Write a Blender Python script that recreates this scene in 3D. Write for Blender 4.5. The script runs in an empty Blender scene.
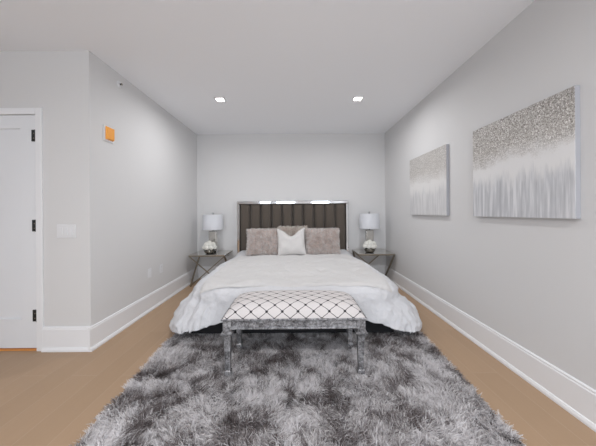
import bpy, bmesh, math, random
import numpy as np
from mathutils import Vector, Matrix, Euler

PI = math.pi
R = math.radians
sc = bpy.context.scene
COL = sc.collection

# ------------------------------------------------------------------ camera, world, lights, exposure
cam_d = bpy.data.cameras.new('camera')
cam = bpy.data.objects.new('camera', cam_d)
COL.objects.link(cam)
cam.location = (0, 0, 1.231)
cam.rotation_euler = (R(90), R(0.40), 0)
cam_d.sensor_width = 36
cam_d.lens = 250 / 596 * 36
cam_d.shift_x = 2 / 596
cam_d.shift_y = -11 / 596
cam_d.clip_start = 0.02
sc.camera = cam

world = bpy.data.worlds.new('world')
sc.world = world
world.use_nodes = True
world.node_tree.nodes['Background'].inputs[0].default_value = (0.80, 0.88, 1.0, 1)
world.node_tree.nodes['Background'].inputs[1].default_value = 1.0

WINDOWS = [(-1.66, -1.14), (-0.93, -0.03), (0.70, 1.56)]
WIN_Z = (0.12, 2.35)
REAR_Y = -2.2


def area_light(name, loc, rot, sx, sy, power, color, spread=180):
    d = bpy.data.lights.new(name, 'AREA')
    d.shape = 'RECTANGLE'
    d.size = sx
    d.size_y = sy
    d.energy = power
    d.color = color
    d.spread = R(spread)
    o = bpy.data.objects.new(name, d)
    o.location = loc
    o.rotation_euler = rot
    COL.objects.link(o)
    return o


DAY_W = 23.0      # watts per square metre of window
for wi, (a, b) in enumerate(WINDOWS):
    h = WIN_Z[1] - WIN_Z[0]
    area_light('window_daylight', ((a + b) / 2, REAR_Y - 0.16, (WIN_Z[0] + WIN_Z[1]) / 2),
               (R(90), 0, 0), b - a, h, DAY_W * (b - a) * h, (0.85, 0.925, 1.0))

LAMP_W = 12.5
DOWNLIGHTS = [(-0.975, 3.25), (0.813, 3.25), (-0.975, -0.45), (0.813, -0.45)]

vs = sc.view_settings
sc.display_settings.display_device = 'sRGB'
vs.view_transform = 'Standard'
vs.look = 'None'
vs.exposure = -0.13
vs.gamma = 1.0
vs.use_curve_mapping = False

# ------------------------------------------------------------------ helpers


def srgb(r, g, b):
    def f(c):
        c /= 255.0
        return c / 12.92 if c <= 0.04045 else ((c + 0.055) / 1.055) ** 2.4
    return (f(r), f(g), f(b), 1)


def mat(name, color, rough=0.6, metal=0.0, spec=0.5, **kw):
    m = bpy.data.materials.new(name)
    m.use_nodes = True
    p = m.node_tree.nodes['Principled BSDF']
    p.inputs['Base Color'].default_value = color
    p.inputs['Roughness'].default_value = rough
    p.inputs['Metallic'].default_value = metal
    p.inputs['Specular IOR Level'].default_value = spec
    for k, v in kw.items():
        p.inputs[k.replace('_', ' ')].default_value = v
    return m


class NT:
    def __init__(s, m):
        s.t = m.node_tree
        s.p = s.t.nodes['Principled BSDF']

    def n(s, typ, **kw):
        nd = s.t.nodes.new(typ)
        for k, v in kw.items():
            setattr(nd, k, v)
        return nd

    def l(s, a, b):
        s.t.links.new(a, b)

    def math(s, op, a, b=None, c=None):
        nd = s.n('ShaderNodeMath', operation=op)
        for i, v in enumerate((a, b, c)):
            if v is None:
                continue
            if isinstance(v, (int, float)):
                nd.inputs[i].default_value = v
            else:
                s.l(v, nd.inputs[i])
        return nd.outputs[0]

    def mix(s, fac, a, b):
        nd = s.n('ShaderNodeMix', data_type='RGBA')
        for i, v in ((0, fac), (6, a), (7, b)):
            if isinstance(v, (int, float, tuple)):
                nd.inputs[i].default_value = v
            else:
                s.l(v, nd.inputs[i])
        return nd.outputs[2]

    def ramp(s, fac, stops):
        nd = s.n('ShaderNodeValToRGB')
        el = nd.color_ramp.elements
        while len(el) < len(stops):
            el.new(0.5)
        for e, (pos, col) in zip(el, stops):
            e.position = pos
            e.color = col
        s.l(fac, nd.inputs[0])
        return nd.outputs[0]

    def noise(s, vec, scale, detail=2, rough=0.5):
        nd = s.n('ShaderNodeTexNoise')
        nd.inputs['Scale'].default_value = scale
        nd.inputs['Detail'].default_value = detail
        nd.inputs['Roughness'].default_value = rough
        if vec is not None:
            s.l(vec, nd.inputs['Vector'])
        return nd.outputs['Fac']

    def coord(s, which='Object', scale=None):
        tc = s.n('ShaderNodeTexCoord')
        if scale is None:
            return tc.outputs[which]
        mp = s.n('ShaderNodeMapping')
        mp.inputs['Scale'].default_value = scale
        s.l(tc.outputs[which], mp.inputs['Vector'])
        return mp.outputs[0]

    def bump(s, h, strength=0.3, dist=0.01):
        nd = s.n('ShaderNodeBump')
        nd.inputs['Strength'].default_value = strength
        nd.inputs['Distance'].default_value = dist
        s.l(h, nd.inputs['Height'])
        s.l(nd.outputs[0], s.p.inputs['Normal'])


def obj(name, bm, material, parent=None, smooth=False, loc=None):
    me = bpy.data.meshes.new(name)
    if smooth:
        for f in bm.faces:
            f.smooth = True
    bm.normal_update()
    bm.to_mesh(me)
    bm.free()
    me.materials.append(material)
    o = bpy.data.objects.new(name, me)
    COL.objects.link(o)
    if parent is not None:
        o.parent = parent
    if loc is not None:
        o.location = loc
    return o


def tag(o, label, cat, group=None):
    o['label'] = label
    o['category'] = cat
    if group:
        o['group'] = group
    return o


def thing(name, label, cat, loc=(0, 0, 0), rotz=0, group=None):
    o = bpy.data.objects.new(name, None)
    o.empty_display_size = 0.1
    COL.objects.link(o)
    o.location = loc
    o.rotation_euler = (0, 0, rotz)
    return tag(o, label, cat, group)


def dup(root, loc, rotz, label, group=None):
    r = root.copy()
    COL.objects.link(r)
    r.location = loc
    r.rotation_euler = (0, 0, rotz)
    r['label'] = label
    if group:
        r['group'] = group
    for ch in list(root.children):
        c = ch.copy()
        COL.objects.link(c)
        c.parent = r
        for g in list(ch.children):
            d = g.copy()
            COL.objects.link(d)
            d.parent = c
    return r


def struct(name, bm, m, parent=None, smooth=False):
    o = obj(name, bm, m, parent, smooth)
    if parent is None:
        o['kind'] = 'structure'
    return o


def box(bm, x0, x1, y0, y1, z0, z1, bevel=0.0, seg=2):
    r = bmesh.ops.create_cube(bm, size=1)
    vs_ = r['verts']
    for v in vs_:
        v.co = Vector((x0 + (v.co.x + .5) * (x1 - x0), y0 + (v.co.y + .5) * (y1 - y0), z0 + (v.co.z + .5) * (z1 - z0)))
    if bevel > 0:
        es = list({e for v in vs_ for e in v.link_edges})
        bmesh.ops.bevel(bm, geom=es, offset=bevel, segments=seg, affect='EDGES', profile=0.5)


def bx(*a, **k):
    bm = bmesh.new()
    box(bm, *a, **k)
    return bm


def lathe(bm, prof, n=32, cx=0, cy=0, caps=True, rot=0):
    rings = []
    for (r, z) in prof:
        rings.append([bm.verts.new((cx + r * math.cos(rot + 2 * PI * i / n), cy + r * math.sin(rot + 2 * PI * i / n), z)) for i in range(n)])
    for a, b in zip(rings[:-1], rings[1:]):
        for i in range(n):
            bm.faces.new((a[i], a[(i + 1) % n], b[(i + 1) % n], b[i]))
    if caps:
        bm.faces.new(list(reversed(rings[0])))
        bm.faces.new(rings[-1])


def square_profile(bm, prof, cx, cy):
    """square-section turned post: prof = (half width, z)"""
    lathe(bm, [(h * math.sqrt(2), z) for h, z in prof], 4, cx, cy, True, PI / 4)


def bar(bm, p, q, w, t, up=Vector((0, 1, 0))):
    """rectangular bar from p to q, width w across, thickness t along 'up'"""
    p, q = Vector(p), Vector(q)
    d = (q - p).normalized()
    u = (up - d * up.dot(d)).normalized()
    s = d.cross(u)
    c = []
    for e in (p, q):
        c.append([bm.verts.new(e + s * (w / 2 * a) + u * (t / 2 * b)) for a, b in ((-1, -1), (1, -1), (1, 1), (-1, 1))])
    for i in range(4):
        bm.faces.new((c[0][i], c[0][(i + 1) % 4], c[1][(i + 1) % 4], c[1][i]))
    bm.faces.new(list(reversed(c[0])))
    bm.faces.new(c[1])
    bmesh.ops.recalc_face_normals(bm, faces=bm.faces[:])


def grid_mesh(name, P, m, parent=None, uv=None, closed_back=False, flip=False):
    """P: (nu, nv, 3) array to a smooth quad mesh"""
    nu, nv = P.shape[:2]
    idx = np.arange(nu * nv).reshape(nu, nv)
    q = np.stack([idx[:-1, :-1], idx[1:, :-1], idx[1:, 1:], idx[:-1, 1:]], -1).reshape(-1, 4)
    if flip:
        q = q[:, ::-1]
    me = bpy.data.meshes.new(name)
    me.from_pydata(P.reshape(-1, 3).tolist(), [], q.tolist())
    me.polygons.foreach_set('use_smooth', np.ones(len(me.polygons), bool))
    if uv is not None:
        lay = me.uv_layers.new(name='UVMap')
        li = np.empty(len(me.loops), np.int32)
        me.loops.foreach_get('vertex_index', li)
        lay.data.foreach_set('uv', uv.reshape(-1, 2)[li].astype(np.float32).ravel())
    me.update()
    me.materials.append(m)
    o = bpy.data.objects.new(name, me)
    COL.objects.link(o)
    if parent is not None:
        o.parent = parent
    return o


class Noise2:
    """smooth tiling value noise with octaves"""

    def __init__(s, seed, n=64):
        s.n = n
        s.g = np.random.default_rng(seed).random((n, n)) * 2 - 1

    def one(s, x, y):
        xi = np.floor(x).astype(int)
        yi = np.floor(y).astype(int)
        fx = x - xi
        fy = y - yi
        fx = fx * fx * fx * (fx * (fx * 6 - 15) + 10)
        fy = fy * fy * fy * (fy * (fy * 6 - 15) + 10)
        n = s.n
        a = s.g[xi % n, yi % n]
        b = s.g[(xi + 1) % n, yi % n]
        c = s.g[xi % n, (yi + 1) % n]
        d = s.g[(xi + 1) % n, (yi + 1) % n]
        return (a * (1 - fx) + b * fx) * (1 - fy) + (c * (1 - fx) + d * fx) * fy

    def __call__(s, x, y, f=1.0, oct=3):
        r = 0
        amp = 1.0
        for k in range(oct):
            r = r + amp * s.one(x * f + 17.3 * k, y * f - 9.1 * k)
            f *= 2.03
            amp *= 0.5
        return r


def sstep(a, b, x):
    t = np.clip((x - a) / (b - a), 0, 1)
    return t * t * (3 - 2 * t)


def blades(root, dirv, length, width, droop, rng):
    """thin ribbons: (N,3) roots, unit directions; returns verts (N*6,3) and quads (N*2,4)"""
    N = len(root)
    rnd = rng.normal(size=(N, 3))
    side = np.cross(dirv, rnd)
    side /= np.linalg.norm(side, axis=1, keepdims=True) + 1e-9
    L = length[:, None]
    W = width[:, None]
    p0 = root
    p1 = root + dirv * L * 0.5
    d2 = dirv + droop
    d2 /= np.linalg.norm(d2, axis=1, keepdims=True)
    p2 = p1 + d2 * L * 0.5
    V = np.stack([p0 - side * W / 2, p0 + side * W / 2, p1 - side * W / 2, p1 + side * W / 2, p2 - side * W * .2, p2 + side * W * .2], 1)
    b = (np.arange(N) * 6)[:, None, None]
    F = b + np.array([[0, 1, 3, 2], [2, 3, 5, 4]])[None]
    return V.reshape(-1, 3), F.reshape(-1, 4)


def quad_mesh(name, V, F, color, m, parent=None):
    me = bpy.data.meshes.new(name)
    me.vertices.add(len(V))
    me.vertices.foreach_set('co', V.astype(np.float32).ravel())
    me.loops.add(F.size)
    me.loops.foreach_set('vertex_index', F.astype(np.int32).ravel())
    me.polygons.add(len(F))
    me.polygons.foreach_set('loop_start', (np.arange(len(F)) * 4).astype(np.int32))
    me.update(calc_edges=True)
    me.polygons.foreach_set('use_smooth', np.ones(len(F), bool))
    if color is not None:
        at = me.color_attributes.new('Col', 'FLOAT_COLOR', 'POINT')
        c4 = np.concatenate([color, np.ones((len(color), 1))], 1).astype(np.float32)
        at.data.foreach_set('color', c4.ravel())
    me.materials.append(m)
    o = bpy.data.objects.new(name, me)
    COL.objects.link(o)
    if parent is not None:
        o.parent = parent
    return o


def grid_arrays(P):
    nu, nv = P.shape[:2]
    idx = np.arange(nu * nv).reshape(nu, nv)
    q = np.stack([idx[:-1, :-1], idx[1:, :-1], idx[1:, 1:], idx[:-1, 1:]], -1).reshape(-1, 4)
    return P.reshape(-1, 3), q


# ------------------------------------------------------------------ materials
def paint(name, col, rough=0.75, bump=0.02):
    m = mat(name, col, rough, spec=0.3)
    t = NT(m)
    t.bump(t.noise(t.coord('Object'), 180, 3), bump, 0.002)
    return m


M_wall = paint('wall_paint', srgb(218, 217, 217))
M_ceil = paint('ceiling_paint', srgb(246, 247, 250))
M_trim = mat('trim_paint', srgb(236, 236, 238), 0.4, spec=0.4)
M_door = mat('door_paint', srgb(232, 233, 236), 0.4, spec=0.4)
M_plate = mat('white_plastic', srgb(228, 228, 230), 0.35)
M_black = mat('black_metal', srgb(28, 28, 30), 0.45)
M_orange = mat('orange_plastic', srgb(246, 166, 66), 0.4)
M_chrome = mat('mirror_chrome', srgb(215, 216, 218), 0.06, 1.0)
M_smoke = mat('smoked_mirror', srgb(206, 204, 199), 0.16, 1.0)
M_column = mat('mirror_column', srgb(196, 193, 188), 0.2, 0.85)
M_steel = mat('brushed_metal', srgb(150, 141, 127), 0.28, 1.0)
M_shade = mat('lamp_shade_fabric', srgb(210, 211, 216), 0.8, Transmission_Weight=0.0)
M_petal = mat('white_petals', srgb(240, 238, 232), 0.7)
M_leaf = mat('dark_leaf', srgb(58, 62, 44), 0.6)
M_base = mat('black_base_cloth', srgb(26, 26, 29), 0.9)
M_matt = mat('mattress_ticking', srgb(225, 224, 222), 0.9)

# oak floor
M_floor = mat('oak_floor', srgb(180, 150, 120), 0.42, spec=0.35)
t = NT(M_floor)
tc = t.coord('Object')
mp = t.n('ShaderNodeMapping')
mp.inputs['Rotation'].default_value = (0, 0, R(90))
t.l(tc, mp.inputs['Vector'])
br = t.n('ShaderNodeTexBrick')
br.inputs['Scale'].default_value = 1.0
br.inputs['Brick Width'].default_value = 1.9
br.inputs['Row Height'].default_value = 0.19
br.inputs['Mortar Size'].default_value = 0.0012
br.inputs['Color1'].default_value = (0, 0, 0, 1)
br.inputs['Color2'].default_value = (1, 1, 1, 1)
br.inputs['Mortar'].default_value = (.5, .5, .5, 1)
br.offset = 0.37
t.l(mp.outputs[0], br.inputs['Vector'])
g = t.noise(t.coord('Object', (14, 0.9, 1)), 3.0, 5, 0.6)
g2 = t.noise(t.coord('Object', (60, 1.5, 1)), 3.0, 3, 0.6)
base = t.mix(br.outputs['Color'], srgb(170, 142, 114), srgb(178, 149, 121))
base = t.mix(t.math('MULTIPLY', g, 0.35), base, srgb(148, 120, 94))
base = t.mix(t.math('MULTIPLY', g2, 0.22), base, srgb(182, 158, 133))
base = t.mix(t.math('MULTIPLY', br.outputs['Fac'], 0.55), base, srgb(190, 172, 152))  # joints coloured lighter, a painted glint along the plank bevels
t.l(base, t.p.inputs['Base Color'])
t.bump(g2, 0.05, 0.002)

# velvet of the headboard
M_velvet = mat('taupe_velvet', srgb(90, 82, 75), 0.85, spec=0.2, Sheen_Weight=0.25)
t = NT(M_velvet)
t.bump(t.noise(t.coord('Object'), 400, 2), 0.15, 0.002)

# duvet, throw, white cushion
M_duvet = mat('white_cotton', srgb(214, 214, 217), 0.85, spec=0.2)
t = NT(M_duvet)
t.bump(t.noise(t.coord('Object'), 9, 6, 0.65), 0.55, 0.035)
M_throw = mat('cream_plush', srgb(211, 209, 208), 0.95, spec=0.1, Sheen_Weight=0.2)
t = NT(M_throw)
v = t.coord('Object')
t.bump(t.noise(v, 70, 4, 0.7), 0.5, 0.01)
M_cush = mat('white_cushion_cloth', srgb(214, 211, 209), 0.85, spec=0.2)
t = NT(M_cush)
t.bump(t.noise(t.coord('Object'), 60, 4, 0.7), 0.5, 0.006)


def attr_mat(name, rough, spec, sheen=0.0, tr=0.35):
    m = mat(name, (1, 1, 1, 1), rough, spec=spec, Sheen_Weight=sheen)
    t = NT(m)
    a = t.n('ShaderNodeVertexColor', layer_name='Col')
    t.l(a.outputs[0], t.p.inputs['Base Color'])
    tl = t.n('ShaderNodeBsdfTranslucent')
    t.l(a.outputs[0], tl.inputs[0])
    mx = t.n('ShaderNodeMixShader')
    mx.inputs[0].default_value = tr
    t.l(t.p.outputs[0], mx.inputs[1])
    t.l(tl.outputs[0], mx.inputs[2])
    t.l(mx.outputs[0], t.t.nodes['Material Output'].inputs[0])
    return m


M_pile = attr_mat('shag_pile', 0.5, 0.35)
M_fur = attr_mat('faux_fur', 0.7, 0.25, tr=0.5)

# antique silver leaf of the bench
M_antique = mat('antique_silver_wood', srgb(150, 150, 152), 0.38, 0.35)
t = NT(M_antique)
v = t.coord('Object')
n1 = t.noise(v, 26, 6, 0.7)
n2 = t.noise(v, 90, 4, 0.65)
c = t.ramp(t.math('ADD', t.math('MULTIPLY', n1, .6), t.math('MULTIPLY', n2, .4)),
           [(0.38, srgb(56, 55, 57)), (0.49, srgb(126, 125, 127)), (0.62, srgb(186, 186, 189))])
t.l(c, t.p.inputs['Base Color'])
t.bump(n2, 0.25, 0.003)

# lattice fabric
M_lattice = mat('lattice_fabric', srgb(226, 222, 220), 0.85, spec=0.2)
t = NT(M_lattice)
uvn = t.n('ShaderNodeUVMap', uv_map='UVMap')
sx = t.n('ShaderNodeSeparateXYZ')
t.l(uvn.outputs[0], sx.inputs[0])
u, w = sx.outputs[0], sx.outputs[1]
# ogee wobble keeps the lines pinched at the knots
sa = t.math('ADD', u, w)
sb = t.math('SUBTRACT', u, w)
def tri(x):      # distance to the nearest integer
    return t.math('ABSOLUTE', t.math('SUBTRACT', t.math('FRACT', t.math('ADD', x, 0.5)), 0.5))
wob_a = t.math('MULTIPLY', t.math('SINE', t.math('MULTIPLY', sb, 2 * PI)), 0.02)
wob_b = t.math('MULTIPLY', t.math('SINE', t.math('MULTIPLY', sa, 2 * PI)), 0.02)
da = tri(t.math('ADD', sa, wob_a))
db = tri(t.math('ADD', sb, wob_b))
line = t.math('MAXIMUM', t.math('LESS_THAN', da, 0.029), t.math('LESS_THAN', db, 0.029))
ra, rb = tri(sa), tri(sb)
dot = t.math('LESS_THAN', t.math('MAXIMUM', ra, rb), 0.105)
col = t.mix(t.math('MAXIMUM', line, dot), srgb(212, 207, 206), srgb(46, 44, 48))
t.l(col, t.p.inputs['Base Color'])
t.bump(t.noise(t.coord('Object'), 300, 2), 0.15, 0.002)

# glitter drip canvas; object coords: y along the wall, z up, origin at the canvas centre
def canvas_mat(name, seed, glit=0.0):
    m = mat(name, (1, 1, 1, 1), 0.55, spec=0.4)
    t = NT(m)
    tcn = t.n('ShaderNodeTexCoord')
    off = t.n('ShaderNodeMapping')
    off.inputs['Location'].default_value = (seed, seed * 2.0, 0)
    t.l(tcn.outputs['Object'], off.inputs['Vector'])
    sp = t.n('ShaderNodeSeparateXYZ')
    t.l(tcn.outputs['Object'], sp.inputs[0])
    z = sp.outputs[2]
    wav = t.noise(off.outputs[0], 5, 4, 0.65)
    streak_v = t.n('ShaderNodeMapping')
    streak_v.inputs['Scale'].default_value = (1, 1, 0.06)
    t.l(off.outputs[0], streak_v.inputs['Vector'])
    sv2 = t.n('ShaderNodeMapping')
    sv2.inputs['Scale'].default_value = (1, 1, 0.16)
    t.l(off.outputs[0], sv2.inputs['Vector'])
    st = t.noise(sv2.outputs[0], 12, 4, 0.7)
    st2 = t.noise(streak_v.outputs[0], 42, 3, 0.6)
    # glitter boundary around z = 0.04
    zz = t.math('ADD', z, t.math('MULTIPLY', t.math('SUBTRACT', wav, 0.5), 0.26))
    gl = t.n('ShaderNodeMapRange', interpolation_type='SMOOTHSTEP')
    gl.inputs['From Min'].default_value = -0.06
    gl.inputs['From Max'].default_value = 0.20
    t.l(zz, gl.inputs['Value'])
    spk = t.noise(tcn.outputs['Object'], 165, 2, 0.8)
    spk2 = t.noise(tcn.outputs['Object'], 95, 3, 0.8)
    sp_m = t.math('ADD', t.math('MULTIPLY', spk, .6), t.math('MULTIPLY', spk2, .4))
    gcol = t.ramp(sp_m, [(0.38, srgb(96, 90, 86)), (0.46, srgb(172, 166, 160)), (0.53, srgb(200, 195, 190)), (0.60, srgb(250, 249, 247))])
    zt = t.n('ShaderNodeMapRange')
    zt.inputs['From Min'].default_value = 0.10
    zt.inputs['From Max'].default_value = 0.42
    zt.inputs['To Max'].default_value = 0.42
    t.l(zz, zt.inputs['Value'])
    gcol = t.mix(t.math('MULTIPLY', zt.outputs[0], t.math('LESS_THAN', spk2, 0.52)), gcol, srgb(92, 88, 86))
    # drips: grey below a wavy line, white just beneath the glitter
    zd = t.math('ADD', z, t.math('MULTIPLY', t.math('SUBTRACT', st, 0.5), 0.40))
    dr = t.n('ShaderNodeMapRange', interpolation_type='SMOOTHSTEP')
    dr.inputs['From Min'].default_value = -0.03
    dr.inputs['From Max'].default_value = -0.16
    t.l(zd, dr.inputs['Value'])
    grey = t.ramp(st2, [(0.32, srgb(174, 175, 180)), (0.5, srgb(198, 199, 203)), (0.66, srgb(228, 228, 231))])
    low = t.mix(t.math('MULTIPLY', dr.outputs[0], 0.92), srgb(232, 231, 231), grey)
    gmask = t.math('MULTIPLY', gl.outputs[0], t.math('GREATER_THAN', t.math('ADD', gl.outputs[0], spk), 0.78))
    top = t.mix(gmask, low, gcol)
    if glit:
        top = t.mix(glit, top, srgb(222, 219, 216))
    t.l(top, t.p.inputs['Base Color'])
    t.l(t.math('MULTIPLY', gmask, 0.25), t.p.inputs['Metallic'])
    t.bump(t.math('MULTIPLY', spk, gmask), 0.6, 0.004)
    return m


M_canvas_big = canvas_mat('glitter_canvas_near', 3.1)
M_canvas_small = canvas_mat('glitter_canvas_far', 7.7, 0.35)
M_canvas_edge = mat('canvas_edge', srgb(170, 171, 177), 0.7)

M_glass = bpy.data.materials.new('window_glass')
M_glass.use_nodes = True
nt = M_glass.node_tree
nt.nodes.remove(nt.nodes['Principled BSDF'])
tr = nt.nodes.new('ShaderNodeBsdfTransparent')
gs = nt.nodes.new('ShaderNodeBsdfGlossy')
gs.inputs['Roughness'].default_value = 0.02
mx = nt.nodes.new('ShaderNodeMixShader')
mx.inputs[0].default_value = 0.06
nt.links.new(tr.outputs[0], mx.inputs[1])
nt.links.new(gs.outputs[0], mx.inputs[2])
nt.links.new(mx.outputs[0], nt.nodes['Material Output'].inputs[0])

M_bulb = mat('lit_lens', (1, 1, 1, 1), 0.5)
M_bulb.node_tree.nodes['Principled BSDF'].inputs['Emission Color'].default_value = (1, 0.97, 0.92, 1)
M_bulb.node_tree.nodes['Principled BSDF'].inputs['Emission Strength'].default_value = 14

M_bowl = mat('mercury_glass', srgb(120, 116, 108), 0.18, 0.9)
t = NT(M_bowl)
nb = t.noise(t.coord('Object'), 30, 4, 0.7)
t.l(t.ramp(nb, [(0.35, srgb(66, 62, 56)), (0.6, srgb(150, 146, 138))]), t.p.inputs['Base Color'])

# ------------------------------------------------------------------ room shell
XL, XR, YB, YD, H = -1.855, 1.68, 4.70, 2.252, 2.70
XF = -3.9
T = 0.12
struct('floor', bx(XF - T, XR + T, REAR_Y - T, YB + T, -0.1, 0), M_floor)
struct('ceiling', bx(XF - T, XR + T, REAR_Y - T, YB + T, H, H + 0.1), M_ceil)
struct('wall_back', bx(XL - T, XR + T, YB, YB + T, 0, H), M_wall)
struct('wall_right', bx(XR, XR + T, REAR_Y, YB, 0, H), M_wall)
struct('wall_left', bx(XL - T, XL, YD + T, YB, 0, H), M_wall)
struct('wall_far_left', bx(XF - T, XF, REAR_Y, YD, 0, H), M_wall)
struct('wall_added_blocker', bx(XF, -3.00, -0.40, -0.28, 0, H), M_wall)  # unseen stub wall, added to hold window light back from the door wall
# wall with the door, opening cut out
DX0, DX1, DZ = -3.145, -2.33, 2.125
bm = bmesh.new()
box(bm, XF - T, DX0, YD, YD + T, 0, H)
box(bm, DX1, XL, YD, YD + T, 0, H)
box(bm, DX0, DX1, YD, YD + T, DZ, H)
struct('wall_door', bm, M_wall)
# rear wall with its windows
bm = bmesh.new()
xs = [XF - T] + [q for p in WINDOWS for q in p] + [XR + T]
for a, b in zip(xs[0::2], xs[1::2]):
    box(bm, a, b, REAR_Y - T, REAR_Y, 0, H)
for a, b in WINDOWS:
    box(bm, a, b, REAR_Y - T, REAR_Y, 0, WIN_Z[0])
    box(bm, a, b, REAR_Y - T, REAR_Y, WIN_Z[1], H)
struct('wall_rear', bm, M_wall)
for i, (a, b) in enumerate(WINDOWS):
    bm = bmesh.new()
    fw = 0.05
    z0, z1 = WIN_Z
    y0, y1 = REAR_Y - 0.09, REAR_Y - 0.03
    box(bm, a, a + fw, y0, y1, z0, z1)
    box(bm, b - fw, b, y0, y1, z0, z1)
    box(bm, a + fw, b - fw, y0, y1, z0, z0 + fw)
    box(bm, a + fw, b - fw, y0, y1, z1 - fw, z1)
    box(bm, a + fw, b - fw, y0 + .01, y1 - .01, (z0 + z1) / 2 - .02, (z0 + z1) / 2 + .02)
    w_ = struct('window_%d' % (i + 1), bm, M_black)
    obj('pane', bx(a + fw, b - fw, REAR_Y - 0.063, REAR_Y - 0.057, z0 + fw, z1 - fw), M_glass, w_)

# baseboards: tall board with an eased top and a shoe moulding
BH, BT = 0.215, 0.016


def baseboard(name, p, q, inward):
    """p,q floor points on the wall face; inward = unit vector into the room"""
    prof = [(0, 0), (0.030, 0), (0.030, 0.014), (0.022, 0.030), (BT, 0.034), (BT, BH - 0.022), (BT - 0.004, BH - 0.016), (BT - 0.004, BH - 0.006), (0.006, BH), (0, BH)]
    bm = bmesh.new()
    A, B = [], []
    for d, z in prof:
        for L, pt in ((A, p), (B, q)):
            L.append(bm.verts.new((pt[0] + inward[0] * d, pt[1] + inward[1] * d, z)))
    n = len(prof)
    for i in range(n):
        bm.faces.new((A[i], A[(i + 1) % n], B[(i + 1) % n], B[i]))
    bm.faces.new(A)
    bm.faces.new(list(reversed(B)))
    bmesh.ops.recalc_face_normals(bm, faces=bm.faces[:])
    struct(name, bm, M_trim)


baseboard('baseboard_left', (XL, YD - 0.030), (XL, YB), (1, 0))
baseboard('baseboard_back', (XL, YB), (XR, YB), (0, -1))
baseboard('baseboard_right', (XR, REAR_Y), (XR, YB), (-1, 0))
baseboard('baseboard_door', (DX1 + 0.056, YD), (XL, YD), (0, -1))
baseboard('baseboard_far_left', (XF, -0.28), (XF, YD), (1, 0))
baseboard('baseboard_added_blocker', (XF, -0.28), (-3.00, -0.28), (0, 1))  # trim of the added light-blocking wall
baseboard('baseboard_rear', (XF, REAR_Y), (XR, REAR_Y), (0, 1))

# ------------------------------------------------------------------ door (setting)
# leaf: one-panel door with a recessed field
bm = bmesh.new()
lx0, lx1, lz0, lz1 = DX0 + 0.004, DX1 - 0.003, 0.022, DZ - 0.004
ly0, ly1 = YD + 0.002, YD + 0.042
st, tr_, brl = 0.15, 0.12, 0.26
box(bm, lx0, lx0 + st, ly0, ly1, lz0, lz1)
box(bm, lx1 - st, lx1, ly0, ly1, lz0, lz1)
box(bm, lx0 + st, lx1 - st, ly0, ly1, lz1 - tr_, lz1)
box(bm, lx0 + st, lx1 - st, ly0, ly1, lz0, lz0 + brl)
box(bm, lx0 + st, lx1 - st, ly0 + 0.016, ly1 - 0.016, lz0 + brl, lz1 - tr_)
door = struct('door_1', bm, M_door)
bm = bmesh.new()
cw = 0.056
box(bm, DX1, DX1 + cw, YD - 0.016, YD - 0.0005, 0, DZ + cw, 0.003)
box(bm, DX0 - cw, DX0, YD - 0.016, YD - 0.0005, 0, DZ + cw, 0.003)
box(bm, DX0, DX1, YD - 0.016, YD - 0.0005, DZ, DZ + cw, 0.003)
obj('door_casing', bm, M_trim, door)
for zc in (1.935, 1.125, 0.315):
    bm = bmesh.new()
    box(bm, DX1 - 0.044, DX1 + 0.002, YD - 0.006, YD + 0.004, zc - 0.052, zc + 0.052, 0.002)
    lathe(bm, [(0.007, zc - 0.055), (0.007, zc + 0.055)], 12, DX1 + 0.001, YD - 0.008)
    h_ = obj('hinge', bm, M_black, door)
    h_['label'] = 'black hinge'
    bm = bmesh.new()
    for dz in (-0.024, 0.02):
        r = bmesh.ops.create_uvsphere(bm, u_segments=8, v_segments=6, radius=0.005)
        for v_ in r['verts']:
            v_.co = Vector((v_.co.x, v_.co.y * .4, v_.co.z)) + Vector((DX1 - 0.021, YD - 0.0065, zc + dz))
    obj('screw', bm, M_steel, h_)
bm = bmesh.new()
lathe(bm, [(0.026, 0), (0.026, 0.008)], 20)
lathe(bm, [(0.009, 0.008), (0.009, 0.045)], 14)
lathe(bm, [(0.012, 0.04), (0.027, 0.05), (0.027, 0.068), (0.012, 0.076)], 20)
for v_ in bm.verts:
    v_.co = Matrix.Rotation(R(90), 4, 'X') @ v_.co + Vector((lx0 + 0.065, ly0, 0.98))
obj('door_knob', bm, M_black, door, True)
M_thresh = mat('amber_threshold_wood', srgb(226, 150, 74), 0.4)
obj('threshold', bx(DX0, DX1, YD - 0.004, YD + T, 0.0005, 0.011, bevel=0.002), M_thresh, door)

# ------------------------------------------------------------------ wall fittings
# three-gang switch on the door wall
sw = thing('light_switch', 'white three-gang light switch plate on the grey wall beside the door', 'light switch', (-2.067, YD, 1.073))
obj('cover_plate', bx(-0.084, 0.084, -0.007, -0.0003, -0.06, 0.06, bevel=0.003), M_plate, sw)
for k in (-1, 0, 1):
    bm = bx(k * 0.046 - 0.0165, k * 0.046 + 0.0165, -0.011, -0.006, -0.033, 0.033, bevel=0.0015)
    for v_ in bm.verts:
        if v_.co.y < -0.008:
            v_.co.y += 0.05 * v_.co.z
    obj('rocker', bm, M_plate, sw)


def wall_plate(name, label, y, z):
    o = thing(name, label, 'outlet', (XL, y, z), 0)
    obj('cover_plate', bx(0.0003, 0.006, -0.036, 0.036, -0.058, 0.058, bevel=0.0025), M_plate, o)
    return o


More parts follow.
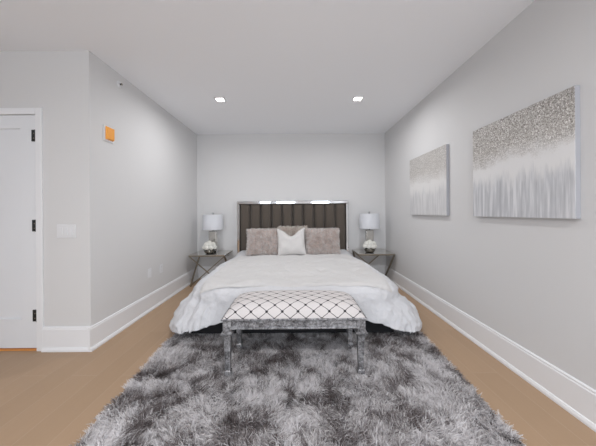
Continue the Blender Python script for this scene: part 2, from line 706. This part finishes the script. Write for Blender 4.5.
o1 = wall_plate('wall_outlet', 'flat white wall plate with no sockets, low on the left wall nearer the door', 3.155, 0.474)
bm = bmesh.new()
box(bm, 0.0055, 0.008, -0.017, 0.017, -0.034, 0.034, bevel=0.001)
obj('insert', bm, M_plate, o1)
o1.name = 'blank_wall_plate'
o2 = wall_plate('wall_outlet', 'white double socket outlet low on the left wall nearer the bed', 3.425, 0.470)
for s in (-1, 1):
    f = obj('socket', bx(0.0055, 0.0085, -0.017, 0.017, s * 0.02 - 0.015, s * 0.02 + 0.015, bevel=0.002), M_plate, o2)
    bm = bmesh.new()
    for dy in (-0.006, 0.006):
        box(bm, 0.0083, 0.0088, dy - 0.001, dy + 0.001, s * 0.02 - 0.002, s * 0.02 + 0.007)
    obj('slot', bm, M_black, f)

# fire alarm sounder with its orange dust cover
al = thing('fire_alarm', 'orange covered alarm box on a white plate high on the left wall', 'alarm', (XL, 2.475, 2.015))
obj('back_plate', bx(0.0003, 0.012, -0.064, 0.064, -0.078, 0.078, bevel=0.004), M_plate, al)
bm = bx(0.011, 0.034, -0.050, 0.050, -0.062, 0.066, bevel=0.002)
for v_ in bm.verts:
    if v_.co.x > 0.02:
        v_.co.y *= 0.86
        v_.co.z *= 0.88
c_ = obj('dust_cover', bm, M_orange, al)
c_['label'] = 'orange plastic cover'

# sidewall sprinkler
sp = thing('fire_sprinkler', 'small white sprinkler head with dark centre on the left wall near the ceiling', 'sprinkler', (XL, 2.635, 2.589))
def xlathe(prof, n=20):
    bm = bmesh.new()
    lathe(bm, prof, n)
    for v_ in bm.verts:
        v_.co = Vector((v_.co.z, v_.co.y, -v_.co.x))
    bmesh.ops.recalc_face_normals(bm, faces=bm.faces[:])
    return bm
obj('escutcheon', xlathe([(0.036, 0.0003), (0.036, 0.004), (0.024, 0.010), (0.012, 0.012)]), M_plate, sp, True)
obj('nozzle', xlathe([(0.009, 0.011), (0.009, 0.02), (0.005, 0.022), (0.005, 0.028)]), M_black, sp)
obj('deflector', xlathe([(0.012, 0.028), (0.012, 0.030)]), M_steel, sp)

# ------------------------------------------------------------------ recessed downlights
DL_LABEL = ['square recessed ceiling downlight on the left, above the bed', 'square recessed ceiling downlight on the right, above the bed',
            'square recessed downlight behind the viewpoint, left of the rug', 'square recessed downlight behind the viewpoint, near the right wall']
first = None
for (x, y), lb in zip(DOWNLIGHTS, DL_LABEL):
    if first is None:
        d = thing('recessed_downlight', lb, 'ceiling light', (x, y, H), 0, 'recessed ceiling downlights')
        bm = bmesh.new()
        for (a, b, c_, e) in ((-.065, -.047, -.065, .065), (.047, .065, -.065, .065), (-.047, .047, -.065, -.047), (-.047, .047, .047, .065)):
            box(bm, a, b, c_, e, -0.006, -0.0003)
        obj('trim', bm, M_plate, d)
        obj('lens', bx(-.047, .047, -.047, .047, -0.004, -0.0003), M_bulb, d)
        first = d
    else:
        dup(first, (x, y, H), 0, lb)
    area_light('downlight_lamp', (x, y, H - 0.012), (0, 0, 0), 0.09, 0.09, LAMP_W * (1.0 if y > 1 else 2.5), (0.985, 0.99, 1.0), 170)

# ------------------------------------------------------------------ shag rug
rng = np.random.default_rng(11)
nz = Noise2(4)
nz2 = Noise2(9)
nz3 = Noise2(21)
RX0, RX1, RY0, RY1 = -1.205, 1.185, 0.55, 3.55
def scatter(x0, x1, y0, y1, n):
    return np.stack([rng.uniform(x0, x1, n), rng.uniform(y0, y1, n)], 1)
pts = np.concatenate([scatter(RX0, RX1, 1.0, 2.5, 135000), scatter(RX0, RX1, RY0, 1.0, 12000), scatter(RX0, RX1, 2.5, RY1, 16000)])
x, y = pts[:, 0], pts[:, 1]
def rug_x(x, y):       # the rug is not quite square
    f = (x - RX0) / (RX1 - RX0)
    return (-1.155 - 0.065 * (y - 1.32)) * (1 - f) + (1.175 + 0.045 * (y - 1.32)) * f
x = rug_x(x, y)
ang = 3.2 * nz(x, y, 4.5, 2) + rng.normal(0, 0.8, len(x))
lean = np.clip(0.62 + 0.3 * nz2(x, y, 5.0, 2) + rng.normal(0, .25, len(x)), 0.05, 1.3)
# tufts gather: pull direction towards random clump centres
cl = np.stack([nz3(x, y, 26, 1), nz3(x + 31.7, y + 5.2, 26, 1)], 1)
dirv = np.stack([np.cos(ang) * np.sin(lean) + 0.7 * cl[:, 0], np.sin(ang) * np.sin(lean) + 0.7 * cl[:, 1], np.cos(lean) + 0.12], 1)
dirv /= np.linalg.norm(dirv, axis=1, keepdims=True)
ln = rng.uniform(0.03, 0.052, len(x))
root = np.stack([x, y, np.full(len(x), 0.012)], 1)
wd = rng.uniform(0.0026, 0.0046, len(x))
dro = np.stack([0.5 * dirv[:, 0], 0.5 * dirv[:, 1], np.full(len(x), -0.55)], 1)
V, F = blades(root, dirv, ln, wd, dro, rng)
V[:, 2] = np.maximum(V[:, 2], 0.009)
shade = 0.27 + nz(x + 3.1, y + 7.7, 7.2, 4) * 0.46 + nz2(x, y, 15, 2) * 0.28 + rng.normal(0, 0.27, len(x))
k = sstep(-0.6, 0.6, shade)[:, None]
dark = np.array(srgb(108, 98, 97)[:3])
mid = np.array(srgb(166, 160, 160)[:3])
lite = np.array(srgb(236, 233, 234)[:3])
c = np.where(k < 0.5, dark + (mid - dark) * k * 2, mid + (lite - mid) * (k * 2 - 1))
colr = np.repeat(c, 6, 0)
# woven backing under the pile
gx, gy = np.meshgrid(np.linspace(RX0, RX1, 3), np.linspace(RY0, RY1, 3), indexing='ij')
gx = rug_x(gx, gy)
top = np.stack([gx, gy, np.full(gx.shape, 0.012)], -1)
bot = np.stack([gx, gy, np.full(gx.shape, 0.001)], -1)
Vt, Ft = grid_arrays(top)
Vb, Fb = grid_arrays(bot)
side = []
ring = [0, 3, 6, 7, 8, 5, 2, 1]
for i in range(8):
    a, b = ring[i], ring[(i + 1) % 8]
    side.append([a + 9, b + 9, b, a])
Fs = np.concatenate([Ft, Fb[:, ::-1] + 9, np.array(side)])
Vs = np.concatenate([Vt, Vb])
V = np.concatenate([Vs, V])
F = np.concatenate([Fs, F + len(Vs)])
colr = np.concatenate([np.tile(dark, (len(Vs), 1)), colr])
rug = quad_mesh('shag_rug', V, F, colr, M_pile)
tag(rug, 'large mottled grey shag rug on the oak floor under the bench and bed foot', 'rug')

# ------------------------------------------------------------------ bed
BXC = -0.045
bed = thing('upholstered_bed', 'king bed with black base and dark taupe channel-tufted headboard in a mirrored frame', 'bed', (BXC, 0, 0))
obj('base', bx(-0.99, 0.99, 2.42, 4.575, 0.055, 0.27, bevel=0.015), M_base, bed)['label'] = 'low black fabric bed base'
for sx_ in (-0.88, 0.0, 0.88):
    for yy in (2.52, 4.45):
        bm = bmesh.new()
        lathe(bm, [(0.022, 0.02 if yy < 3.5 else 0.001), (0.03, 0.08)], 16, sx_, yy)
        obj('foot', bm, M_base, bed)
obj('mattress', bx(-0.94, 0.94, 2.50, 4.57, 0.27, 0.465, bevel=0.05, seg=4), M_matt, bed, True)
# headboard: mirrored frame as a top rail and two stiles, panel with ten upright channels
HX0, HX1, HZ = -1.035, 1.005, 1.434
bm = bmesh.new()
box(bm, HX0 + 0.02, HX1 - 0.02, 4.658, 4.678, 0.08, HZ - 0.02)
hb = obj('headboard', bm, M_velvet, bed)
fw = 0.052
for nm, a in (('top_rail', (HX0, HX1, 4.575, 4.68, HZ - fw, HZ)), ('side_rail', (HX0, HX0 + fw - .008, 4.575, 4.68, 0.03, HZ - fw - 0.001)), ('side_rail', (HX1 - fw + .008, HX1, 4.575, 4.68, 0.03, HZ - fw - 0.001))):
    o = obj(nm, bx(*a, bevel=0.006, seg=2), M_chrome, hb)
    o['label'] = 'mirrored silver frame'
cwid = (HX1 - HX0 - 2 * fw + 0.016) / 10
for i in range(10):
    x0 = HX0 + fw - .008 + i * cwid
    n = 13
    P = np.zeros((n, 24, 3))
    for a in range(n):
        s = -1 + 2 * a / (n - 1)
        for b in range(24):
            tt = b / 23
            zz = 0.28 + (HZ - fw - 0.003 - 0.28) * tt
            dome = (1 - abs(s) ** 8.0) ** 0.6
            edge = min(1, (1 - tt) / 0.03) ** 0.5 if tt > 0.97 else 1
            P[a, b] = (x0 + cwid * (s * 0.452 + .5), 4.656 - 0.076 * dome * (0.6 + 0.4 * edge), zz)
    grid_mesh('channel', P, M_velvet, hb)

# duvet: sheet draped over mattress, param a across, b from head to foot
nA, nB = 181, 190
dn, dn2, dn3 = Noise2(31), Noise2(37), Noise2(41)
Y_HEAD, Y_EDGE, HEM = 4.555, 2.485, 0.47
W0, RR = 0.95, 0.15
a1 = np.linspace(-(W0 + HEM), W0 + HEM, nA)
b1 = np.linspace(0, (Y_HEAD - Y_EDGE) + HEM, nB)
A, B = np.meshgrid(a1, b1, indexing='ij')
yflat = Y_HEAD - np.minimum(B, Y_HEAD - Y_EDGE)
headness = sstep(3.5, 4.3, yflat)
wloc = W0 - 0.065 * headness
LB = Y_HEAD - Y_EDGE
RC = 0.30
qa = np.abs(A) - (W0 - RC)
qb = B - (LB - RC)
pa, pb = np.maximum(qa, 0), np.maximum(qb, 0)
plen = np.maximum(np.sqrt(pa ** 2 + pb ** 2), 1e-6)
e = np.maximum(0, plen - RC)
ux, uy = np.sign(A) * pa / plen, -pb / plen
sidew = np.clip(np.abs(ux), 0, 1)
corner = np.abs(ux * uy) * 2          # 1 along the corner diagonal
emax = 0.388 + 0.225 * sidew ** 2 + 0.05 * corner
dead = e >= emax
ee = np.minimum(e, emax)
ax = np.where(e > 0, np.abs(A) - np.abs(ux) * e, np.abs(A))
by = np.where(e > 0, B - np.abs(uy) * e, B)
da, db = np.abs(ux) * e, np.abs(uy) * e
yflat = Y_HEAD - by
headness = sstep(3.5, 4.3, yflat)
wloc = W0 - 0.065 * headness
arc = RR * PI / 2
th = np.minimum(ee, arc) / RR
out = RR * np.sin(th)
drop = RR * (1 - np.cos(th))
rest = np.maximum(0, ee - arc)
flare = (0.12 + 0.84 * np.abs(ux) + 0.34 * corner) * (1 - 0.95 * headness)
# the cloth leans out first and hangs straight lower down
lean = rest - 0.40 * rest ** 2 / 0.30
out += np.maximum(rest * 0.3, lean) * flare
drop += rest / np.sqrt(1 + (0.6 * flare) ** 2)
X = np.sign(A) * ax * (wloc / W0) + ux * out
Yc = yflat + uy * out
Z = 0.512 + 0.035 * sstep(4.15, 4.5, yflat) - drop
Z += 0.012 * (1 - (ax / W0) ** 2)
A2 = np.sign(A) * (ax + np.abs(ux) * ee)
B2 = by + np.abs(uy) * ee
e = ee
topm = 1 - sstep(0.0, 0.12, e)
hang = sstep(0.10, 0.40, e)
# quilt puffs and rumples on top, hanging folds on the drops
puff = 0.012 * dn(A2, B2, 2.6, 3) + 0.006 * dn2(A2, B2, 9, 2)
Z += puff * topm
tang = np.where(db * 1.0 > da, A2, B2) + 0.3 * e
amp_f = hang * (1 - 0.55 * headness)
fold = 0.022 * dn3(tang * 5.2, e * 1.4, 1.0, 2) + 0.010 * dn2(tang * 13, e * 3.0, 1.0, 2)
diag = 0.016 * (1 - np.abs(dn((A2 + B2) * 3.1, (A2 - B2) * 1.2, 1.6, 2))) * sstep(0.06, 0.2, e)
front = np.abs(uy) * (1 - corner)
fold = np.where(front > 0.5, np.minimum(fold, 0.012) * 0.8, fold)
X += ux * (fold * amp_f + diag * (1 - front) * .7)
Yc += uy * (fold * amp_f + diag * 0.4 * (1 - front))
Z += -0.02 * hang * dn2(tang * 3.0, 0 * e, 1.0, 2) * (1 - 0.5 * front) + 0.010 * dn2(A2, B2, 7, 3) * hang
ridge = np.clip(1 - np.abs(dn(A2 * 0.9 + B2 * 0.5, B2 * 0.9 - A2 * 0.5, 5.5, 3)) * 1.6, 0, 1) ** 2
ridge2 = np.clip(1 - np.abs(dn3(A2 * 0.7 - B2 * 0.7, B2 * 0.5 + A2 * 0.5, 9.0, 2)) * 1.8, 0, 1) ** 2
wr = (0.016 * ridge + 0.009 * ridge2) * sstep(0.02, 0.16, e) * (1 - 0.5 * headness)
X += ux * wr
Yc += uy * wr * (1 - 0.6 * front)
Z += wr * 0.4
Z = np.maximum(Z, 0.05)
P = np.stack([X + BXC + 0.036 * (1 - sstep(2.4, 4.2, yflat)), Yc, Z], -1)
duvet = grid_mesh('duvet', P, M_duvet, flip=True)
bm = bmesh.new()
bm.from_mesh(duvet.data)
bm.verts.ensure_lookup_table()
df = dead.ravel()
bmesh.ops.delete(bm, geom=[f for f in bm.faces if all(df[v_.index] for v_ in f.verts)], context='FACES')
bmesh.ops.remove_doubles(bm, verts=bm.verts[:], dist=0.0012)
bmesh.ops.dissolve_degenerate(bm, edges=bm.edges[:], dist=0.0005)
bm.to_mesh(duvet.data)
bm.free()
tag(duvet, 'rumpled white duvet spread over the bed and hanging to the black base', 'duvet')
sm = duvet.modifiers.new('thickness', 'SOLIDIFY')
sm.thickness = 0.022
sm.offset = 1 if False else -1
DUV = P


def duvet_z(xq, yq):
    """height of the duvet's upper face near (xq, yq)"""
    d = (P[..., 0] - xq) ** 2 + (P[..., 1] - yq) ** 2
    m_ = d < 0.03 ** 2
    return float(P[..., 2][m_].max()) if m_.any() else 0.54


# plush throw lying over the upper part of the duvet
ia = np.where(np.abs(a1) <= W0 + 0.0)[0]
ib = np.where((b1 >= 0.42) & (b1 <= Y_HEAD - 2.41))[0]
Q = P[np.ix_(ia, ib)].copy()
nrm = np.cross(np.gradient(Q, axis=0), np.gradient(Q, axis=1))
nrm /= np.linalg.norm(nrm, axis=-1, keepdims=True)
nrm *= np.sign(nrm[..., 2:3] + 1e-9)
edge_b = np.minimum(np.arange(len(ib)), np.arange(len(ib))[::-1])
edge_a = np.minimum(np.arange(len(ia)), np.arange(len(ia))[::-1])
ed = np.minimum(edge_a[:, None] * (a1[1] - a1[0]), edge_b[None, :] * (b1[1] - b1[0]))
lift = 0.003 + 0.008 * np.sqrt(np.clip(ed / 0.045, 0, 1)) + 0.004 * dn(Q[..., 0], Q[..., 1], 6, 3)
wavy = 0.010 * dn3(Q[..., 0] * 3.2, Q[..., 1] * 0.3, 1.0, 3)
fr = sstep(0.35, 0.0, ((b1[ib[-1]] - b1[ib]))[None, :] + 0 * Q[..., 0])
Q = Q + nrm * lift[..., None]
Q[..., 1] += wavy * fr
throw = grid_mesh('throw_blanket', Q, M_throw, flip=True)
tag(throw, 'cream plush throw laid across the white duvet in front of the pillows', 'throw')

# ------------------------------------------------------------------ pillows
def pillow_points(w, h, th, n=41, chop=0.0, ear=0.07):
    """front and back faces of a cushion standing in the xz plane, bottom at z=0"""
    u1 = np.sin(np.linspace(-PI / 2, PI / 2, n))
    U, Vv = np.meshgrid(u1, u1, indexing='ij')
    X = w / 2 * U * (1 - ear * (1 - Vv ** 2))
    Z = h / 2 * Vv * (1 - ear * (1 - U ** 2))
    Tt = th / 2 * np.clip(1 - np.abs(U) ** 2.6, 0, 1) ** 0.55 * np.clip(1 - np.abs(Vv) ** 2.6, 0, 1) ** 0.55
    if chop:
        dip = chop * np.exp(-((U - 0.02) / 0.42) ** 2) * sstep(-0.2, 1.0, Vv)
        Z = Z - dip
        Tt = Tt * (1 + 0.3 * dip / chop)
        Z = Z + 0.03 * np.abs(U) ** 3 * sstep(0.3, 1, Vv)
    pn = Noise2(77)
    Tt = Tt * (1 + 0.08 * pn(U, Vv, 2.2, 2))
    F_ = np.stack([X, -Tt, Z + h / 2], -1)
    B_ = np.stack([X, Tt, Z + h / 2], -1)
    return F_, B_


def place(Pp, loc, tilt, rz):
    Mx = np.array((Matrix.Rotation(rz, 3, 'Z') @ Matrix.Rotation(tilt, 3, 'X')))
    return Pp @ Mx.T + np.array(loc)


def pillow_mesh(name, F_, B_):
    v1, f1 = grid_arrays(F_)
    v2, f2 = grid_arrays(B_)
    return np.concatenate([v1, v2]), np.concatenate([f1, f2[:, ::-1] + len(v1)])


def fur_pillow(label, loc, tilt, rz, w, h, th, seed, tint):
    rg = np.random.default_rng(seed)
    F_, B_ = pillow_points(w, h, th, 31)
    V0, F0 = pillow_mesh('p', F_, B_)
    # scatter fur roots over the faces by area
    q = V0[F0]
    n_ = np.cross(q[:, 2] - q[:, 0], q[:, 3] - q[:, 1])
    ar = np.linalg.norm(n_, axis=1)
    ctr = np.array([0, 0, h / 2])
    cen = q.mean(1)
    sgn = np.sign(((cen - ctr) * np.array([0.2, 4, 0.2]) * n_).sum(1))
    n_ = n_ / (ar[:, None] + 1e-12) * sgn[:, None]
    N = 15000
    pick = rg.choice(len(F0), N, p=ar / ar.sum())
    a_, b_ = rg.random((2, N, 1))
    qq = q[pick]
    root = (qq[:, 0] * (1 - a_) + qq[:, 1] * a_) * (1 - b_) + (qq[:, 3] * (1 - a_) + qq[:, 2] * a_) * b_
    nn = n_[pick]
    nzp = Noise2(seed + 3)
    swirl = np.stack([nzp(root[:, 0], root[:, 2], 22, 1), 0 * root[:, 0], nzp(root[:, 0] + 9, root[:, 2], 22, 1) - 0.15], 1)
    rad = root - ctr
    rad[:, 1] = 0
    rad = rad / (np.abs(rad).max(1, keepdims=True) + 1e-6)
    near_edge = sstep(0.75, 1.0, np.maximum(np.abs(root[:, 0]) / (w / 2), np.abs(root[:, 2] - h / 2) / (h / 2)))[:, None]
    d_ = nn * 0.8 + swirl * 0.5 + rg.normal(0, 0.35, (N, 3)) + rad * near_edge * 0.7
    d_ /= np.linalg.norm(d_, axis=1, keepdims=True)
    Vf, Ff = blades(root, d_, rg.uniform(0.02, 0.042, N), rg.uniform(0.003, 0.007, N), np.tile([0, 0, -0.4], (N, 1)), rg)
    sh = nzp(root[:, 0], root[:, 2], 16, 2) * 0.22 + rg.normal(0, 0.35, N)
    k = sstep(-0.8, 0.8, sh)[:, None]
    c0, c1 = np.array(srgb(*[v_ * 0.86 for v_ in tint])[:3]), np.array(srgb(*[min(255, v_ * 1.10) for v_ in tint])[:3])
    cf = c0 + (c1 - c0) * k
    allV = np.concatenate([V0, Vf])
    allF = np.concatenate([F0, Ff + len(V0)])
    allC = np.concatenate([np.tile(np.array(srgb(*tint)[:3]), (len(V0), 1)), np.repeat(cf, 6, 0)])
    o = quad_mesh('fur_pillow', allV, allF, allC, M_fur)
    o.location = loc
    o.rotation_euler = Euler((tilt, 0, rz))
    tag(o, label, 'pillow', 'fluffy taupe pillows against the headboard')
    return o


TAUPE = (255, 241, 234)
fur_pillow('fluffy taupe fur pillow left of the white pillow', (-0.545, 4.16, 0.522), R(-20), R(2), 0.56, 0.44, 0.17, 5, TAUPE)
fur_pillow('fluffy taupe fur pillow right of the white pillow', (0.44, 4.16, 0.522), R(-20), R(-2), 0.56, 0.44, 0.17, 6, TAUPE)
fur_pillow('fluffy taupe fur pillow tucked behind the white pillow', (-0.06, 4.33, 0.545), R(-16), R(1), 0.50, 0.44, 0.15, 7, (250, 234, 227))
F_, B_ = pillow_points(0.475, 0.44, 0.17, 41, chop=0.10)
V0, F0 = pillow_mesh('p', F_, B_)
wp = quad_mesh('white_pillow', V0, F0, None, M_cush)
wp.location = (-0.07, 4.085, 0.520)
wp.rotation_euler = Euler((R(-20), R(-2), R(2)))
tag(wp, 'white pillow with a dented top standing in front of the fluffy taupe pillows', 'pillow')

# ------------------------------------------------------------------ bench at the foot of the bed
BEN = (-0.02, 2.047, 0.0)
bench = thing('upholstered_bench', 'antique silver bench with white lattice-patterned seat at the foot of the bed', 'bench', BEN, R(0.2))
hw, hd = 0.4925, 0.188         # leg centres
Z0 = 0.018
# apron with moulding: four rails between the leg blocks
bm = bmesh.new()
for s in (-1, 1):
    yy = s * hd
    box(bm, -hw + 0.028, hw - 0.028, yy - 0.018, yy + 0.018, 0.376, 0.440, 0.002)
    yo = yy + s * 0.018
    box(bm, -hw + 0.028, hw - 0.028, min(yo, yo + s * 0.008), max(yo, yo + s * 0.008), 0.371, 0.386, 0.003)
    box(bm, -hw + 0.028, hw - 0.028, min(yo, yo + s * 0.005), max(yo, yo + s * 0.005), 0.427, 0.440, 0.002)
    xx = s * hw
    box(bm, xx - 0.018, xx + 0.018, -hd + 0.028, hd - 0.028, 0.376, 0.440, 0.002)
obj('apron', bm, M_antique, bench)
bm = bmesh.new()
box(bm, -hw - 0.042, hw + 0.042, -hd - 0.042, hd + 0.042, 0.440, 0.454, 0.005, 3)
obj('top_rail', bm, M_antique, bench)
for sx_ in (-1, 1):
    for sy in (-1, 1):
        cx, cy = sx_ * hw, sy * hd
        bm = bmesh.new()
        square_profile(bm, [(0.030, 0.372), (0.030, 0.4398)], cx, cy)
        square_profile(bm, [(0.0185, 0.075), (0.0245, 0.32), (0.0245, 0.335)], cx, cy)
        lg = obj('leg', bm, M_antique, bench)
        bm = bmesh.new()
        square_profile(bm, [(0.027, 0.329), (0.038, 0.335), (0.042, 0.338), (0.042, 0.347), (0.034, 0.353), (0.026, 0.358), (0.026, 0.372)], cx, cy)
        obj('collar', bm, M_antique, lg)
        bm = bmesh.new()
        square_profile(bm, [(0.022, Z0), (0.024, 0.035), (0.024, 0.060), (0.017, 0.068), (0.017, 0.074), (0.022, 0.080)], cx, cy)
        obj('foot', bm, M_antique, lg)
# seat cushion
nu, nv = 121, 81
u1 = np.sin(np.linspace(-PI / 2, PI / 2, nu))
v1 = np.sin(np.linspace(-PI / 2, PI / 2, nv))
U, Vv = np.meshgrid(u1, v1, indexing='ij')
CA, CB, CH = 0.520, 0.222, 0.103
hz = np.clip(1 - np.abs(U) ** 9, 0, 1) ** 0.5 * np.clip(1 - np.abs(Vv) ** 4.0, 0, 1) ** 0.5
crown = 1 - 0.12 * (U ** 2)
cx_ = CA * U * (1 - 0.035 * hz)
cy_ = CB * Vv * (1 - 0.03 * hz)
Pc = np.stack([cx_, cy_, 0.4535 + CH * hz * crown], -1)
du = np.linalg.norm(np.diff(Pc, axis=0), axis=-1)
dv = np.linalg.norm(np.diff(Pc, axis=1), axis=-1)
cu = np.concatenate([np.zeros((1, nv)), np.cumsum(du, 0)], 0)
cv = np.concatenate([np.zeros((nu, 1)), np.cumsum(dv, 1)], 1)
cu -= cu[nu // 2]
ucoord = Pc[..., 0]
PER = 0.1155
uvs = np.stack([ucoord / PER + 0.25, cv / 0.102 + 0.02], -1)
# (u+v, u-v) lattice: knots where both are integers
uvs = np.stack([uvs[..., 0], uvs[..., 1]], -1)
grid_mesh('seat_cushion', Pc, M_lattice, bench, uv=uvs)['label'] = 'white cushion with dark diamond lattice and knots'

# ------------------------------------------------------------------ nightstands
def nightstand(loc, rotz, label):
    n = thing('nightstand', label, 'nightstand', loc, rotz, 'mirrored nightstands beside the bed')
    w, d, h = 0.30, 0.26, 0.532
    obj('tabletop', bx(-w, w, -d, d, h - 0.012, h, bevel=0.003), M_smoke, n)['label'] = 'smoked mirror top'
    bm = bmesh.new()
    for (a, b, c_, e) in ((-w, w, -d, -d + .02), (-w, w, d - .02, d), (-w, -w + .02, -d + .02, d - .02), (w - .02, w, -d + .02, d - .02)):
        box(bm, a, b, c_, e, h - 0.030, h - 0.0125, 0.002)
    obj('top_frame', bm, M_steel, n)
    zt = h - 0.03
    y_ = -d + 0.012
    legs = [((-w + .015, y_, zt), (w - .015, y_, 0.0)), ((w - .015, y_ + .012, zt), (-w + .015, y_ + .012, 0.0)),
            ((-w + .012, -d + .035, 0.0), (-w + .012, d - .02, zt)), ((w - .012, -d + .035, zt), (w - .012, d - .02, 0.0))]
    for i, (p, q) in enumerate(legs):
        bm = bmesh.new()
        up = Vector((0, 1, 0)) if i < 2 else Vector((1, 0, 0))
        bar(bm, p, q, 0.022 if i < 2 else 0.030, 0.012 if i < 2 else 0.022, up)
        for v_ in bm.verts:
            v_.co.z = min(max(v_.co.z, 0.001), zt)
        obj('leg', bm, M_steel, n)
    return n


NL = (-1.484, 4.395, 0)
NR = (1.338, 4.395, 0)
ns = nightstand(NL, 0, 'mirrored cross-leg nightstand left of the bed')
dup(ns, NR, PI, 'mirrored cross-leg nightstand right of the bed, by the right wall', 'mirrored nightstands beside the bed')
TOP = 0.5325

# table lamps
def lamp(loc, label):
    l_ = thing('table_lamp', label, 'table lamp', loc, 0, 'table lamps on the nightstands')
    obj('base', bx(-.076, .076, -.05, .05, 0, 0.018, bevel=0.004), M_chrome, l_)
    bm = bmesh.new()
    box(bm, -.068, .068, -.035, .035, 0.018, 0.375, 0.012, 2)
    obj('column', bm, M_column, l_)['label'] = 'mirrored rectangular column'
    bm = bmesh.new()
    lathe(bm, [(0.012, 0.374), (0.012, 0.44), (0.004, 0.445), (0.004, 0.653)], 16)
    obj('stem', bm, M_chrome, l_, True)
    bm = bmesh.new()
    lathe(bm, [(0.180, 0.400), (0.170, 0.662), (0.167, 0.662), (0.177, 0.400), (0.180, 0.400)], 48, caps=False)
    sh = obj('lamp_shade', bm, M_shade, l_, True)
    sh['label'] = 'white drum shade'
    bm = bmesh.new()
    for a in (0, 120, 240):
        bar(bm, (0, 0, 0.650), (0.169 * math.cos(R(a)), 0.169 * math.sin(R(a)), 0.650), 0.004, 0.004, Vector((0, 0, 1)))
    obj('spider', bm, M_steel, sh)
    bm = bmesh.new()
    lathe(bm, [(0.005, 0.652), (0.008, 0.668), (0.015, 0.676), (0.015, 0.690), (0.006, 0.698)], 16)
    obj('finial', bm, M_chrome, l_, True)
    return l_


l1 = lamp((-1.475, 4.44, TOP), 'table lamp with white drum shade on the left nightstand')
dup(l1, (1.300, 4.44, TOP), 0, 'table lamp with white drum shade on the right nightstand', 'table lamps on the nightstands')

# flower bowls
def flowers(loc, label):
    f = thing('flower_bowl', label, 'flowers', loc, 0, 'white flower bowls on the nightstands')
    bm = bmesh.new()
    lathe(bm, [(0.045, 0.0), (0.068, 0.010), (0.086, 0.036), (0.088, 0.056), (0.080, 0.078), (0.076, 0.078), (0.080, 0.056), (0.02, 0.02)], 32)
    obj('bowl', bm, M_bowl, f, True)['label'] = 'mercury glass bowl'
    rg = random.Random(3)
    spots = [(0, -0.002, .178)]
    for a in range(5):
        spots.append((0.060 * math.cos(a * 1.2566 + .3), 0.060 * math.sin(a * 1.2566 + .3), 0.153))
    for a in range(7):
        spots.append((0.080 * math.cos(a * .8976), 0.080 * math.sin(a * .8976), 0.110))
    for (x_, y_, z_) in spots:
        bm = bmesh.new()
        for k in range(60):      # florets of a hydrangea head
            th_, ph = rg.uniform(0, 2 * PI), math.acos(rg.uniform(-0.6, 1))
            nrm_ = Vector((math.sin(ph) * math.cos(th_), math.sin(ph) * math.sin(th_), math.cos(ph)))
            c0 = nrm_ * 0.040
            s1 = nrm_.orthogonal().normalized()
            s2 = nrm_.cross(s1)
            vs_ = [bm.verts.new(c0 + s1 * (0.011 * math.cos(q * PI / 4)) * (1 if q % 2 else .62) + s2 * (0.011 * math.sin(q * PI / 4)) * (1 if q % 2 else .62) + nrm_ * (0.004 if q % 2 else 0)) for q in range(8)]
            bm.faces.new(vs_)
        bmesh.ops.create_icosphere(bm, subdivisions=2, radius=0.039)
        for v_ in bm.verts:
            v_.co += Vector((x_, y_, z_))
        obj('blossom', bm, M_petal, f)
    for a in range(9):
        bm = bmesh.new()
        an = a * 0.698 + .2
        d = Vector((math.cos(an), math.sin(an), 0))
        s_ = Vector((-d.y, d.x, 0))
        pts_ = [(0.06, 0.0, .078), (0.082, .016, .084), (0.098, .012, .076), (0.106, 0, .062), (0.098, -.012, .076), (0.082, -.016, .084)]
        lo = [bm.verts.new(d * r_ + s_ * w_ + Vector((0, 0, z_))) for r_, w_, z_ in pts_]
        hi = [bm.verts.new(v_.co + Vector((0, 0, 0.002))) for v_ in lo]
        bm.faces.new(hi)
        bm.faces.new(list(reversed(lo)))
        for q in range(6):
            bm.faces.new((lo[q], lo[(q + 1) % 6], hi[(q + 1) % 6], hi[q]))
        obj('leaf', bm, M_leaf, f)
    return f


f1 = flowers((-1.478, 4.262, TOP), 'bowl of white flowers in front of the lamp on the left nightstand')
dup(f1, (1.252, 4.262, TOP), R(40), 'bowl of white flowers in front of the lamp on the right nightstand', 'white flower bowls on the nightstands')

# ------------------------------------------------------------------ canvases on the right wall
def canvas(label, y0, y1, z0, z1, m, off):
    t_ = 0.034
    yc, zc = (y0 + y1) / 2, (z0 + z1) / 2
    hy, hz_ = (y1 - y0) / 2, (z1 - z0) / 2
    c_ = thing('canvas_painting', label, 'painting', (XR, yc, zc))
    bm = bx(-t_ + 0.0015, -0.0005, -hy, hy, -hz_, hz_, bevel=0.001)
    obj('stretcher', bm, M_canvas_edge, c_)
    bm = bmesh.new()
    box(bm, -t_, -t_ + 0.002, -hy, hy, -hz_, hz_)
    obj('painted_face', bm, m, c_)
    return c_


canvas('abstract canvas on the right wall nearest the viewer, silver glitter over grey drips', 1.473, 2.321, 1.18, 1.965, M_canvas_big, 0)
canvas('abstract glitter and drip canvas farther back, nearer the right nightstand', 2.735, 3.610, 1.18, 1.962, M_canvas_small, 5)
